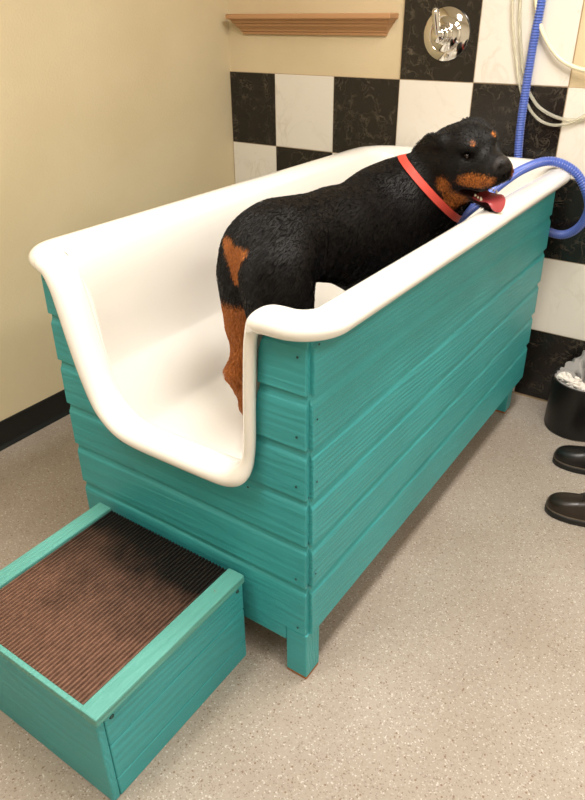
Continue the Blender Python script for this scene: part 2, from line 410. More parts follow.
# apron under the near end and the legs
bevel(G().box(-.775, -.0955, YF + .001, YF + .020, .112, .160).obj('apron', M['teal_x'], tub, smooth=False), .002)
for lx, ly in ((-.0945, YF + .001), (-.795, YF + .001), (-.117, YB - .066), (-.760, YB - .066)):
    if True:
        lg = bevel(G().box(lx, lx + .060, ly, ly + .060, .008, .1565).obj('leg', M['teal_x'], tub, smooth=False), .003)
        bevel(G().box(lx + .0005, lx + .0595, ly + .0005, ly + .0595, 0, .008).obj('leg_end', M['raw_wood'], lg, smooth=False), .002)
def nail(x, y, z, axis):
    g = G()
    if axis == 'y': g.lathe([(.0028, 0), (.0028, .001), (.0015, .0014)], (x, y, z), 'y', 10)
    else:
        g.add([(x + h, y + r * math.cos(a), z + r * math.sin(a)) for r, h in ((.0028, 0), (.0015, .0014)) for a in np.arange(10) * 2 * pi / 10],
              [(k, (k + 1) % 10, 10 + (k + 1) % 10, 10 + k) for k in range(10)] + [tuple(range(10, 20))])
    g.obj('nail', M['nail'], tub)
for x, z in [(-.055, .905), (-.058, .725), (-.060, .60), (-.062, .335), (-.058, .178), (-.786, .915), (-.19, .545), (-.22, .540), (-.60, .520)]: nail(x, YF - .0018, z, 'y')
for y, z in [(1.275, .928), (1.272, .765), (1.274, .61), (1.273, .35)]: nail(XR + .001, y, z, 'x')

# ------------------------------------------------------------------ step
stp = thing('step_box', 'low teal wooden step with ribbed brown tread, pushed against the tub end', 'step', (-.45, 1.0, 0))
sx0, sx1, sy0, sy1, sz = -.704, -.207, .762, 1.226, .286
def side_boards(xp, sgn):
    g = G()
    for z0, z1 in ((.0, .058), (.061, .170), (.173, .262)):
        g.box(min(xp, xp - sgn * .018), max(xp, xp - sgn * .018), sy0 + .02, sy1, z0, z1)
    return g
for xp, s in ((sx1, 1), (sx0, -1)):
    o = bevel(side_boards(xp, s).obj('side_board', M['teal_y'], stp, smooth=False), .003)
    a, b = (xp - .042, xp + .006) if s > 0 else (xp - .006, xp + .040)
    bevel(G().box(a, b, sy0 - .002, sy1 + .002, .2625, sz).obj('rail', M['teal_rail'], stp, smooth=False), .003)
bevel(G().box(sx0 + .001, sx1 - .0005, sy0, sy0 + .019, 0, .2622).obj('front_board', M['teal_x'], stp, smooth=False), .003)
bevel(G().box(sx0 + .02, sx1 - .02, sy1 - .018, sy1, 0, .255).obj('back_board', M['teal_x'], stp, smooth=False), .003)
bevel(G().box(sx0 + .0405, sx1 - .0425, sy0 - .001, sy0 + .011, .2625, .2815).obj('front_edge', M['teal_rail'], stp, smooth=False), .002)
G().box(sx0 + .02, sx1 - .02, sy0 + .021, sy1 - .019, .246, .262).obj('tread_board', M['teal_x'], stp, smooth=False)
# ribbed rubber tread: real ribs running lengthwise
xa, xb = sx0 + .0408, sx1 - .0428
nr = 40; P = []
for k in range(nr * 6 + 1):
    q = (k % 6) / 6; x = xa + (xb - xa) * k / (nr * 6)
    z = .2745 + .0055 * (1 if .17 < q < .67 else (0.0))
    P.append([(x, sy0 + .0115, .2625), (x, sy0 + .0115, z), (x, sy1 - .001, z), (x, sy1 - .001, .2625)])
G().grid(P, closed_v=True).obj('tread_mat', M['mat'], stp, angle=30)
for y in (.80, 1.205): 
    g = G(); g.add([(sx1 + h, y + r * math.cos(a), .248 + r * math.sin(a) * .7) for r, h in ((.0065, 0), (.004, .003)) for a in np.arange(10) * 2 * pi / 10],
              [(k, (k + 1) % 10, 10 + (k + 1) % 10, 10 + k) for k in range(10)] + [tuple(range(10, 20))])
    g.obj('screw', M['nail'], stp)

# ------------------------------------------------------------------ hoses and tubing
def ribbed(pts, r, pitch):
    return spline(pts, pitch / 5), r
hp = [(-.205, 2.964, 2.35), (-.207, 2.963, 1.9), (-.214, 2.963, 1.493), (-.220, 2.963, 1.374), (-.223, 2.964, 1.2), (-.221, 2.966, 1.06), (-.205, 2.967, .93), (-.16, 2.965, .82), (-.10, 2.95, .755), (-.04, 2.93, .737),
      (.02, 2.905, .745), (.07, 2.875, .79), (.095, 2.84, .86), (.085, 2.80, .925), (.045, 2.79, .982), (-.01, 2.78, 1.013), (-.065, 2.765, 1.016), (-.108, 2.68, 1.000), (-.12, 2.54, .985), (-.135, 2.40, .955), (-.155, 2.25, .915), (-.17, 2.10, .84), (-.18, 1.98, .74), (-.19, 1.90, .62), (-.2, 1.86, .50)]
pts = spline(hp, .0022)
hs = thing('spray_hose', 'blue ribbed hose hanging down the tiles and looping over the tub corner', 'hose', tuple(hp[0]))
n_ = len(pts); arcl = np.arange(n_) * .0022
rad = .0142 + .0016 * np.cos(2 * pi * arcl / .0088)
G().tube(pts, list(rad), 14).obj('hose_body', M['hose'], hs)
# raised helix wound on the hose
tg = np.gradient(pts, axis=0); tg /= np.linalg.norm(tg, axis=1)[:, None]
u = np.cross(tg[0], [1., 0, 0]); hel = []
for i in range(n_):
    u = u - tg[i] * (u @ tg[i]); u /= np.linalg.norm(u); w = np.cross(tg[i], u); a = 2 * pi * arcl[i] / .0088
    hel.append(pts[i] + .0146 * (math.cos(a) * u + math.sin(a) * w))
G().tube(hel[::1], .0018, 6).obj('spiral', M['hose_rib'], hs)
def tubing(name, label, pts_, r, m_):
    o = G().tube(spline(pts_, .01), r, 12).obj(name, m_); tag(o, label, 'tube'); return o
tubing('plastic_tube', 'thin milky clear tube looping low across the black tile behind the hose', [(-.317, 2.972, 2.2), (-.317, 2.972, 1.75), (-.315, 2.972, 1.494), (-.285, 2.972, 1.35), (-.246, 2.972, 1.221), (-.22, 2.972, 1.180), (-.185, 2.972, 1.137), (-.138, 2.972, 1.110), (-.081, 2.972, 1.108), (-.007, 2.972, 1.145), (.08, 2.972, 1.25), (.14, 2.972, 1.45), (.16, 2.972, 1.8), (.16, 2.972, 2.2)], .0052, M['clear_tube'])
tubing('plastic_tube', 'milky clear tube hanging just above the lower loop, ends level at the right', [(-.300, 2.978, 2.2), (-.299, 2.978, 1.75), (-.292, 2.978, 1.494), (-.262, 2.978, 1.33), (-.235, 2.978, 1.245), (-.205, 2.978, 1.196), (-.161, 2.978, 1.155), (-.084, 2.978, 1.127), (-.003, 2.978, 1.133), (.09, 2.978, 1.19), (.19, 2.978, 1.35), (.22, 2.978, 1.8), (.22, 2.978, 2.2)], .0060, M['clear_tube'])
tubing('plastic_tube', 'thicker cream tube swinging from behind the hose top to the right', [(-.235, 2.962, 2.2), (-.238, 2.962, 1.75), (-.236, 2.962, 1.53), (-.224, 2.962, 1.464), (-.205, 2.962, 1.416), (-.175, 2.962, 1.372), (-.135, 2.962, 1.329), (-.09, 2.962, 1.302), (-.034, 2.962, 1.286), (.05, 2.962, 1.285), (.18, 2.962, 1.33), (.28, 2.962, 1.50), (.30, 2.962, 1.8), (.30, 2.962, 2.2)], .0075, M['cream_tube'])

# ------------------------------------------------------------------ waste bin
bx, by, br, bh = .212, 2.862, .122, .218
bn = thing('waste_bin', 'round black waste bin with a clear liner, standing below the tiled wall', 'bin', (bx, by, 0))
G().lathe([(br - .006, 0), (br, .006), (br + .001, .12), (br + .002, bh), (br - .003, bh + .002), (br - .005, bh), (br - .008, .02), (br - .02, .012)], (bx, by, 0), 'z', 64).obj('bucket', M['bin'], bn)
P = []
for i, (r, h) in enumerate([(br - .014, .10), (br - .012, .17), (br - .010, bh - .012), (br - .008, bh + .006), (br - .008, bh + .03), (br - .016, bh + .055), (br - .036, bh + .065), (br - .055, bh + .045), (br - .065, bh + .01), (br - .075, .17)]):
    row = []
    for k in range(96):
        a = 2 * pi * k / 96; lift = math.exp(-((a + pi - 1.45) % (2 * pi) - pi) ** 2 / .9)
        q = .007 * math.sin(11 * a + 2.1 * i) + .006 * math.sin(23 * a - 1.3 * i) + .004 * rng.normal()
        hh = h if i < 2 else (bh - .012) + (h - bh + .012) * (1.45 * lift + .02)
        rr = r + (q if i > 3 else q * .15 - .002)
        row.append((bx + rr * math.cos(a), by + rr * math.sin(a), hh + (q * 1.1 * lift if i > 3 else 0)))
    P.append(row)
G().grid(P, closed_v=True).obj('liner', M['bag'], bn, angle=20)
def crumple(name, c, r, label, seed):
    bm = bmesh.new(); bmesh.ops.create_icosphere(bm, subdivisions=4, radius=1)
    rs = np.random.default_rng(seed); D = rs.normal(size=(26, 3)); D /= np.linalg.norm(D, axis=1)[:, None]
    V = []
    for v_ in bm.verts:
        n = np.array(v_.co); d = D @ n; k = np.sort(d)[::-1]
        f = 1 - .55 * max(0, .10 - (k[0] - k[1])) / .10 + .25 * k[0] - .2
        V.append(np.array(c) + n * f * np.array(r))
    F = [tuple(x.index for x in f.verts) for f in bm.faces]; bm.free()
    o = mesh(name, V, F, M['tissue'], None, True, angle=25); tag(o, label, 'tissue', 'tissues in the waste bin'); return o
crumple('crumpled_tissue', (bx - .072, by - .040, bh - .004), (.030, .030, .026), 'white crumpled tissue at the left edge of the black bin', 5)
crumple('crumpled_tissue', (bx - .030, by - .060, bh - .004), (.034, .032, .026), 'cream crumpled tissue beside the white one, nearer the front of the bin', 8)
crumple('crumpled_tissue', (bx + .025, by - .062, bh - .012), (.036, .034, .028), 'crumpled tissue in the bin under the raised clear liner', 11)

# ------------------------------------------------------------------ shoes
def shoe(toe, ang, label, upper, lace):
    ca, sa = math.cos(ang), math.sin(ang)
    loc = (toe[0] + .15 * ca, toe[1] + .15 * sa, 0)
    root = thing('shoe', label, 'shoe', loc, 'shoes beside the waste bin')
    W = lambda s, l, z: (toe[0] + s * ca - l * sa, toe[1] + s * sa + l * ca, z)
    S = [0, .004, .014, .03, .055, .085, .12, .16, .20, .24, .265, .282, .288]
    hw = [.004, .018, .031, .041, .048, .051, .048, .042, .038, .037, .033, .022, .004]
    def outline(k, z, grow=0.): return [W(S[i], (hw[i] + grow) , z) for i in range(len(S))] + [W(S[i], -(hw[i] + grow), z) for i in range(len(S) - 1, -1, -1)]
    g = G(); P = [outline(0, z, e) for z, e in ((0, 0), (.002, .003), (.014, .004), (.020, .003), (.022, 0), (.0221, -.003))]
    g.grid(P, closed_v=True); n = len(P[0]); g.f += [tuple(range(n)), tuple(range(5 * n, 6 * n))]
    so = g.obj('sole', M['sole'], root, angle=40)
    g = G(); P = [outline(0, z, e) for z, e in ((.0215, .0015), (.0235, .0025), (.0250, .0015))]
    g.grid(P, closed_v=True); g.f += [tuple(range(n)), tuple(range(2 * n, 3 * n))]
    g.obj('welt', M['stitch'], so)
    # upper: cross-sections along the shoe
    top = [.030, .044, .056, .064, .069, .074, .084, .098, .108, .112, .112, .108, .10]
    g = G(); P = []
    for i in range(len(S)):
        r = []
        for k in range(17):
            a = pi * k / 16; cz = math.sin(a) ** .75 if 0 < k < 16 else 0
            cl = math.copysign(abs(math.cos(a)) ** (.62 if i < 7 else .5), math.cos(a)); nar = 1 - .30 * cz if i >= 6 else 1 - .06 * cz
            r.append(W(S[i], hw[i] * cl * nar, .0245 + (top[i] - .0245) * cz))
        P.append(r)
    g.grid(P); m0 = len(g.v); g.f += [tuple(range(17)), tuple(range(m0 - 17, m0))]
    o = g.obj('upper', upper, root, angle=60); sb_ = o.modifiers.new('s', 'SUBSURF'); sb_.levels = sb_.render_levels = 1
    # toe cap seam and vamp overlay
    def band(s0, s1, lift, nm, m_):
        P = []
        for s in np.linspace(s0, s1, 8):
            r = []
            for k in range(17):
                a = pi * (.06 + .88 * k / 16); cz = math.sin(a) ** .75; h_ = np.interp(s, S, hw) + lift; tp = np.interp(s, S, top) + lift
                cl = math.copysign(abs(math.cos(a)) ** .6, math.cos(a))
                r.append(W(s, h_ * cl * (1 - .12 * cz), .0245 + (tp - .0245) * cz))
            P.append(r)
        return G().grid(P).obj(nm, m_, root)
    q = band(.098, .150, .0025, 'vamp', upper)
    if lace:
        for s in (.108, .122, .136):
            G().tube([W(s, l, np.interp(s, S, top) + .007 - 9 * l * l) for l in np.linspace(-.022, .022, 9)], .0026, 8).obj('lace', M['sole'], root)
    return root
shoe((.262, 2.270), math.radians(8), 'dark brown leather shoe nearest the camera, toe pointing at the tub', M['shoe'], True)
shoe((.203, 2.570), math.radians(8), 'black shoe between the brown shoe and the waste bin', M['shoe_black'], True)

# ------------------------------------------------------------------ dog (one continuous surface grown from a distance field)
#DOG_BEGIN
class SDF:
    def __init__(s): s.ops = []
    def add(s, kind, *a, k=.03, col=None): s.ops.append((kind, a, k)); return s
    @staticmethod
    def cone(P, a, b, r1, r2):
        ba = b - a; L2 = ba @ ba; h = np.clip(((P - a) @ ba) / L2, 0, 1)
        return np.linalg.norm(P - a - h[..., None] * ba, axis=-1) - (r1 + (r2 - r1) * h)
    @staticmethod
    def ell(P, c, R, r):
        q = (P - c) @ R.T; k0 = np.linalg.norm(q / r, axis=-1); k1 = np.linalg.norm(q / (r * r), axis=-1)
        return k0 * (k0 - 1) / np.maximum(k1, 1e-6)
    def bounds(s, op):
        kind, a, k = op
        if kind[0] == 'c': r = max(a[2], a[3]); lo, hi = np.minimum(a[0], a[1]) - r, np.maximum(a[0], a[1]) + r
        else: r = max(a[2]); lo, hi = a[0] - r, a[0] + r
        return lo - k - .03, hi + k + .03
    def prim(s, op, P):
        return s.cone(P, *op[1]) if op[0][0] == 'c' else s.ell(P, *op[1])
    @staticmethod
    def comb(kind, f, d, k):
        if kind.endswith('-'):
            d = -d; h = np.maximum(k - np.abs(f - d), 0) / k; return np.maximum(f, d) + h * h * k * .25
        h = np.maximum(k - np.abs(f - d), 0) / k; return np.minimum(f, d) - h * h * k * .25
    def eval(s, P):
        f = np.full(P.shape[:-1], .2)
        for op in s.ops: f = s.comb(op[0], f, s.prim(op, P), op[2])
        return f
    def surface(s, lo, hi, h):
        lo = np.array(lo); n = np.ceil((np.array(hi) - lo) / h).astype(int) + 1
        f = np.full(tuple(n), .2, np.float32)
        for op in s.ops:
            a, b = s.bounds(op)
            i0 = np.clip(np.floor((a - lo) / h).astype(int), 0, n); i1 = np.clip(np.ceil((b - lo) / h).astype(int) + 1, 0, n)
            if (i1 <= i0).any(): continue
            ax = [lo[d] + h * np.arange(i0[d], i1[d]) for d in range(3)]
            P = np.stack(np.meshgrid(*ax, indexing='ij'), -1)
            sl = tuple(slice(i0[d], i1[d]) for d in range(3))
            f[sl] = s.comb(op[0], f[sl], s.prim(op, P), op[2])
        ins = f < 0
        c = np.zeros(tuple(n - 1), np.int8)
        for dx in (0, 1):
            for dy in (0, 1):
                for dz in (0, 1): c += ins[dx:n[0] - 1 + dx, dy:n[1] - 1 + dy, dz:n[2] - 1 + dz]
        act = np.argwhere((c > 0) & (c < 8)); idx = -np.ones(tuple(n - 1), np.int64); idx[tuple(act.T)] = np.arange(len(act))
        acc = np.zeros((len(act), 3)); cnt = np.zeros(len(act))
        cor = [np.array((x, y, z)) for x in (0, 1) for y in (0, 1) for z in (0, 1)]
        for A in cor:
            for d in range(3):
                if A[d]: continue
                Bc = A.copy(); Bc[d] = 1
                fa = f[tuple((act + A).T)]; fb = f[tuple((act + Bc).T)]; cr = (fa < 0) != (fb < 0)
                t = np.where(cr, fa / np.where(cr, fa - fb, 1), 0); q = np.repeat(A[None].astype(float), len(act), 0); q[:, d] = t
                acc[cr] += q[cr]; cnt += cr
        V = lo + h * (act + acc / cnt[:, None]); F = []
        for d in range(3):
            e = (d + 1) % 3; g = (d + 2) % 3
            sl0 = [slice(0, n[k]) for k in range(3)]; sl1 = list(sl0); sl0[d] = slice(0, n[d] - 1); sl1[d] = slice(1, n[d])
            a_, b_ = ins[tuple(sl0)], ins[tuple(sl1)]
            ed = np.argwhere(a_ != b_); ed = ed[(ed[:, e] > 0) & (ed[:, g] > 0) & (ed[:, e] < n[e] - 1) & (ed[:, g] < n[g] - 1)]
            de = np.zeros(3, int); de[e] = 1; dg = np.zeros(3, int); dg[g] = 1
            q = np.stack([idx[tuple((ed - de - dg).T)], idx[tuple((ed - dg).T)], idx[tuple(ed.T)], idx[tuple((ed - de).T)]], 1)
            fl_ = ~a_[tuple(ed.T)]; q[fl_] = q[fl_][:, ::-1]; F.append(q)
        return V, np.concatenate(F)
v3 = lambda *a: np.array(a, float)
def frame(fwd, up=(0, 0, 1)):
    f = v3(*fwd); f /= np.linalg.norm(f); l = np.cross(up, f); l /= np.linalg.norm(l); return f, l, np.cross(f, l)

S = SDF(); ZT = ZF - .006
# body frame: a = lateral (dog's left +), y forward, z up from the tub floor
ang = math.radians(-7); BO = v3(-.400, 1.534, ZT)
fb = v3(math.sin(-ang), math.cos(-ang), 0); lb = v3(-fb[1], fb[0], 0)
def Bp(l, y, z): return BO + lb * l + fb * y + v3(0, 0, z)
RB3 = np.stack([lb, fb, v3(0, 0, 1)])
def cone(a, b, r1, r2, k=.03, t='c'): S.add(t, a, b, r1, r2, k=k)
def ell(c, R, r, k=.03, t='e'): S.add(t, c, R, v3(*r), k=k)
# trunk
cone(Bp(0, .125, .510), Bp(0, .33, .500), .115, .106, .05)
ell(Bp(0, .42, .478), RB3, (.122, .19, .126), .06)
ell(Bp(0, .58, .435), RB3, (.148, .22, .180), .07)
cone(Bp(0, .56, .555), Bp(0, .70, .575), .070, .072, .07)
ell(Bp(0, .70, .44), RB3, (.135, .13, .15), .06)
cone(Bp(.085, .64, .52), Bp(.105, .70, .36), .065, .06, .05); cone(Bp(-.085, .64, .52), Bp(-.105, .70, .36), .065, .06, .05)
# haunches and hind legs
for s, dy in ((1, .0), (-1, -.048)):
    cone(Bp(s * .060, .098 + dy, .485), Bp(s * .080, .100 + dy, .290), .088, .062, .045)
    cone(Bp(s * .070, .075 + dy, .43), Bp(s * .078, .085 + dy, .30), .072, .060, .04)
    cone(Bp(s * .086, .115 + dy, .275), Bp(s * .082, .045 + dy, .155), .060, .033, .04)
    cone(Bp(s * .082, .030 + dy, .160), Bp(s * .082, .075 + dy, .055), .029, .027, .02)
    cone(Bp(s * .082, .014 + dy, .168), Bp(s * .082, .045 + dy, .20), .019, .014, .02)
    cone(Bp(s * .082, .080 + dy, .034), Bp(s * .084, .135 + dy, .026), .033, .027, .02)
# front legs
for s, dy in ((1, 0), (-1, .01)):
    cone(Bp(s * .100, .69 + dy, .35), Bp(s * .098, .645 + dy, .28), .062, .052, .04)
    cone(Bp(s * .098, .645 + dy, .28), Bp(s * .096, .665 + dy, .13), .050, .034, .03)
    cone(Bp(s * .096, .665 + dy, .13), Bp(s * .096, .675 + dy, .04), .034, .031, .02)
    cone(Bp(s * .096, .680 + dy, .033), Bp(s * .098, .735 + dy, .028), .036, .030, .02)
# docked tail
cone(Bp(0, .060, .560), Bp(0.004, .016, .548), .040, .022, .045)
# head frame
hf, hl, hu = frame((.855, -.515, .035)); hr = math.radians(15); hl, hu = hl * math.cos(hr) + hu * math.sin(hr), hu * math.cos(hr) - hl * math.sin(hr); HO = v3(-.122, 2.158, 1.131)
RH = np.stack([hf, hl, hu])
def Hp(f, l, u): return HO + hf * f + hl * l + hu * u
# neck
cone(Bp(0, .58, .485), Hp(-.055, 0, -.040), .112, .084, .05)
cone(Bp(0, .68, .43), Hp(-.04, 0, -.06), .105, .078, .06)
ell(Hp(-.005, 0, .0), RH, (.094, .078, .070), .04)
ell(Hp(.028, 0, .034), RH, (.056, .060, .044), .03)
for s in (1, -1):
    ell(Hp(.005, s * .048, -.036), RH, (.062, .042, .052), .03)
    ell(Hp(.070, s * .030, .034), RH, (.026, .024, .018), .022)
cone(Hp(.050, 0, -.016), Hp(.124, 0, -.022), .046, .036, .025)
for s in (1, -1):
    cone(Hp(.058, s * .030, -.038), Hp(.128, s * .019, -.040), .033, .028, .02)
    cone(Hp(.042, s * .042, -.056), Hp(.108, s * .031, -.062), .020, .018, .015)
ell(Hp(.150, 0, -.014), RH, (.019, .026, .021), .009)
# lower jaw, then the open mouth between
cone(Hp(.000, 0, -.082), Hp(.106, 0, -.126), .040, .022, .025)
for s in (1, -1): ell(Hp(.078, s * .048, .015), RH, (.016, .012, .010), .012, 'e-')
ell(Hp(.070, 0, -.091), np.stack([hf * .955 - hu * .296, hl, hu * .955 + hf * .296]), (.080, .062, .0225), .006, 'e-')
for s in (1, -1): ell(Hp(.166, s * .012, -.016), RH, (.008, .006, .005), .004, 'e-')
# ear flaps
for s in (1, -1):
    e1, e2 = Hp(-.020, s * .070, .048), Hp(-.050, s * .094, -.010)
    ef = hu * -.8 + hl * s * .38 - hf * .46; ef /= np.linalg.norm(ef); en = hl * s * .9 + hu * .40; en -= ef * (en @ ef); en /= np.linalg.norm(en)
    RE = np.stack([ef, en, np.cross(ef, en)])
    ell(Hp(-.078, s * .088, -.004), RE, (.070, .011, .052), .010)
    cone(Hp(-.005, s * .060, .050), Hp(-.055, s * .062, .046), .020, .016, .02)
V, F = S.surface((-.72, 1.40, ZT - .01), (.09, 2.40, 1.26), .0042)
# relax the surface a little
E_ = np.concatenate([F[:, [0, 1]], F[:, [1, 2]], F[:, [2, 3]], F[:, [3, 0]]])
for it in range(4):
    acc = np.zeros_like(V); cn = np.zeros(len(V))
    np.add.at(acc, E_[:, 0], V[E_[:, 1]]); np.add.at(acc, E_[:, 1], V[E_[:, 0]]); np.add.at(cn, E_[:, 0], 1); np.add.at(cn, E_[:, 1], 1)
    V = V + .5 * (acc / np.maximum(cn, 1)[:, None] - V)
# coat markings: tan points of the breed as a per-vertex mask, mouth lining as another
def sm(x, a, b): t = np.clip((x - a) / (b - a), 0, 1); return t * t * (3 - 2 * t)
def blob(c, R, r, P, e=.35): return 1 - sm(np.linalg.norm(((P - c) @ R.T) / np.array(r), axis=1), 1 - e, 1 + e)
Hc = (V - HO) @ RH.T; Bc = (V - BO) @ RB3.T
tan = np.zeros(len(V))
up_ = lambda a: np.maximum(tan, a)
for s in (1, -1):
    tan = up_(blob(Hp(.083, s * .032, .042), RH, (.013, .0105, .011), V, .5))                      # brow spots
    tan = up_(blob(Hp(.098, s * .046, -.044), RH, (.086, .036, .022), V, .5))                      # muzzle sides
    tan = up_(blob(Hp(.020, s * .080, -.055), RH, (.022, .040, .030), V, .6))                      # cheek
    tan = up_(blob(Hp(.020, s * .055, -.105), RH, (.026, .050, .050), V, .55))                      # throat stripe
    lowl = 2. * (1 - sm(Bc[:, 2], .32, .40)) * (1 - sm(Bc[:, 1], .135, .20)) * sm(s * Bc[:, 0], .0, .02)
    tan = up_(lowl)                                                                             # hind legs
    tan = up_(2. * (1 - sm(Bc[:, 2], .17, .22)) * sm(Bc[:, 1], .5, .55))                              # front legs
tan *= .5
z_ = Bc[:, 2]; wd = np.interp(z_, [.42, .45, .48, .505, .53, .56], [.0, .008, .019, .038, .064, .070])
tan = up_((1 - sm(np.abs(Bc[:, 0] - .034) - wd, -.010, .012)) * sm(z_, .42, .445) * (1 - sm(z_, .528, .552)) * (1 - sm(Bc[:, 1], .12, .16)))   # under the tail
tan *= 1 - blob(Hp(.125, 0, .012), RH, (.09, .030, .026), V, .25)                                  # dark bridge
tan *= 1 - blob(Hp(.155, 0, -.02), RH, (.022, .030, .022), V, .2)                                 # nose surround
tan *= 1 - blob(Bp(.082, .03, .15), RB3, (.03, .02, .03), V, .4)                                  # dark hock
mouth = blob(Hp(.070, 0, -.092), np.stack([hf * .955 - hu * .296, hl, hu * .955 + hf * .296]), (.088, .068, .0290), V, .12)
nosem = blob(Hp(.157, 0, -.012), RH, (.018, .028, .023), V, .12)
pale = blob(Bp(-.02, .02, .40), RB3, (.08, .06, .05), V, .5) * .35
dog = thing('dog', 'black and tan dog with a red collar, standing in the white tub', 'dog', (-.40, 1.85, ZT))
m = M['coat'] = mat('black and tan short coat', rough=.48, spec=.22)
B(m).inputs['Sheen Weight'].default_value = .0; B(m).inputs['Sheen Roughness'].default_value = .4
at = N(m, 'ShaderNodeAttribute', attribute_name='markings'); sc = N(m, 'ShaderNodeSeparateColor'); L(m, at.outputs['Color'], sc.inputs[0])
p = pos(m); fz = noise(m, pos(m, (1, .35, .6)), 260., 4., .7)
jit = N(m, 'ShaderNodeMath', operation='MULTIPLY_ADD'); L(m, fz, jit.inputs[0]); jit.inputs[1].default_value = .9; L(m, sc.outputs[0], jit.inputs[2])
fac = ramp(m, jit.outputs[0], [(.70, (0, 0, 0, 1)), (1.0, (1, 1, 1, 1))])
tc = ramp(m, fz, [(.3, lin(122, 62, 24)), (.7, lin(190, 116, 54))])
bc = ramp(m, fz, [(.3, lin(5, 4, 3)), (.75, lin(14, 10, 8))])
c = mix(m, fac, bc, tc); c = mix(m, sc.outputs[1], c, lin(46, 20, 18)); c = mix(m, sc.outputs[2], c, lin(40, 36, 34))
L(m, c, B(m).inputs['Base Color'])
bump(m, fz, .5, .004)
body = mesh('body', V, F, M['coat'], dog)
ca = body.data.color_attributes.new('markings', 'FLOAT_COLOR', 'POINT')
ca.data.foreach_set('color', np.stack([tan, mouth, nosem, np.ones(len(V))], 1).ravel().astype(np.float32))
# short coat: fine flat hairs lying along the body
nrm = np.zeros(body.data.vertices.__len__() * 3, np.float32); body.data.vertices.foreach_get('normal', nrm); nrm = nrm.reshape(-1, 3).astype(float)
fc = F[rng.integers(0, len(F), 90000)]; wt = rng.random((len(fc), 2)); 
pt_ = (V[fc[:, 0]] * (1 - wt[:, :1]) + V[fc[:, 1]] * wt[:, :1]) * (1 - wt[:, 1:]) + (V[fc[:, 3]] * (1 - wt[:, :1]) + V[fc[:, 2]] * wt[:, :1]) * wt[:, 1:]
nn_ = nrm[fc[:, 0]]; hc = (pt_ - HO) @ RH.T; bc_ = (pt_ - BO) @ RB3.T
onhead = sm(-np.linalg.norm(hc / np.array([.16, .11, .13]), axis=1), -1.25, -.8)
leg = 1 - sm(bc_[:, 2], .25, .42)
flow = (-fb + v3(0, 0, -.55))[None] * (1 - leg)[:, None] + v3(0, 0, -1)[None] * leg[:, None]
flow = flow * (1 - onhead)[:, None] + (-hf - .3 * hu)[None] * onhead[:, None] + rng.normal(size=pt_.shape) * .22
flow -= nn_ * (flow * nn_).sum(1)[:, None]; flow /= np.linalg.norm(flow, axis=1)[:, None]
sd = np.cross(flow, nn_); tw = rng.normal(size=len(pt_)) * .35; sd = sd * np.cos(tw)[:, None] + nn_ * np.sin(tw)[:, None]
bare = (np.interp(hc[:, 0], [.10, .145], [0, 1]) * onhead > .5) | (blob(Hp(.070, 0, -.088), RH, (.10, .075, .040), pt_, .05) > 0)
for s in (1, -1): bare |= np.linalg.norm(pt_ - Hp(.073, s * .043, .015), axis=1) < .016
ln = (.009 + .007 * rng.random(len(pt_))) * (1 - .68 * onhead); keep = ~bare
pt_, nn_, flow, sd, ln, fr = pt_[keep], nn_[keep], flow[keep], sd[keep], ln[keep], fc[keep, 0]
lift = (.0022 + .002 * rng.random(len(pt_)))
HV = np.stack([pt_ - sd * .00045 - nn_ * .0004, pt_ + sd * .00045 - nn_ * .0004, pt_ + flow * ln[:, None] * .6 + sd * .0004 + nn_ * (lift * .9)[:, None], pt_ + flow * ln[:, None] + nn_ * lift[:, None]], 1).reshape(-1, 3)
kq = np.arange(len(pt_)) * 4
fur = bpy.data.meshes.new('fur'); fur.from_pydata(HV.tolist(), [], np.stack([kq, kq + 1, kq + 2, kq + 3], 1).tolist())
fur.materials.append(M['coat']); fur.polygons.foreach_set('use_smooth', [True] * len(fur.polygons))
ca = fur.color_attributes.new('markings', 'FLOAT_COLOR', 'POINT')
ca.data.foreach_set('color', np.repeat(np.stack([tan[fr], mouth[fr], nosem[fr], np.ones(len(fr))], 1), 4, 0).ravel().astype(np.float32))
fo_ = link(bpy.data.objects.new('fur', fur), dog); fo_['kind'] = 'stuff'
# eyes
M['eye'] = mat('dark brown eye', lin(22, 12, 8), .05)
for s in (1, -1):
    g = G(); c_ = Hp(.073, s * .043, .015); P = []
    for i in range(1, 12):
        P.append([tuple(c_ + .0080 * (math.cos(pi * i / 12) * hf + math.sin(pi * i / 12) * (math.cos(q) * hl + math.sin(q) * hu))) for q in np.arange(20) * 2 * pi / 20])
    g.grid(P, closed_v=True); g.f += [tuple(range(20)), tuple(range(len(g.v) - 20, len(g.v)))]
    g.obj('eye', M['eye'], dog)
# tongue: tapered thick strap hanging out over the lower jaw
M['tongue'] = mat('wet pink tongue', lin(180, 74, 78), .25, spec=.6, Subsurface_Weight=.15, Subsurface_Radius=(.006, .003, .002))
path = spline([Hp(.015, 0, -.104), Hp(.06, -.002, -.110), Hp(.092, -.003, -.111), Hp(.118, -.004, -.108), Hp(.131, -.005, -.118), Hp(.134, -.005, -.142)], .004); P = []
for i, c_ in enumerate(path):
    t = i / (len(path) - 1); tv = path[min(i + 1, len(path) - 1)] - path[max(i - 1, 0)]; tv /= np.linalg.norm(tv)
    nn = np.cross(hl, tv) * -1; w = (.019 + .009 * math.sin(pi * min(t * .9, 1))) * (1 if t < .8 else math.sqrt(max(1 - ((t - .8) / .2) ** 2, .02)))
    P.append([tuple(c_ + w * math.cos(q) * hl + nn * (.0055 * math.sin(q) - .004 * abs(math.cos(q)) ** 0 * (1 - abs(math.cos(q))) * (math.sin(q) > 0))) for q in np.arange(16) * 2 * pi / 16])
g = G().grid(P, closed_v=True); g.f += [tuple(range(16)), tuple(range(len(g.v) - 16, len(g.v)))]; g.obj('tongue', M['tongue'], dog)
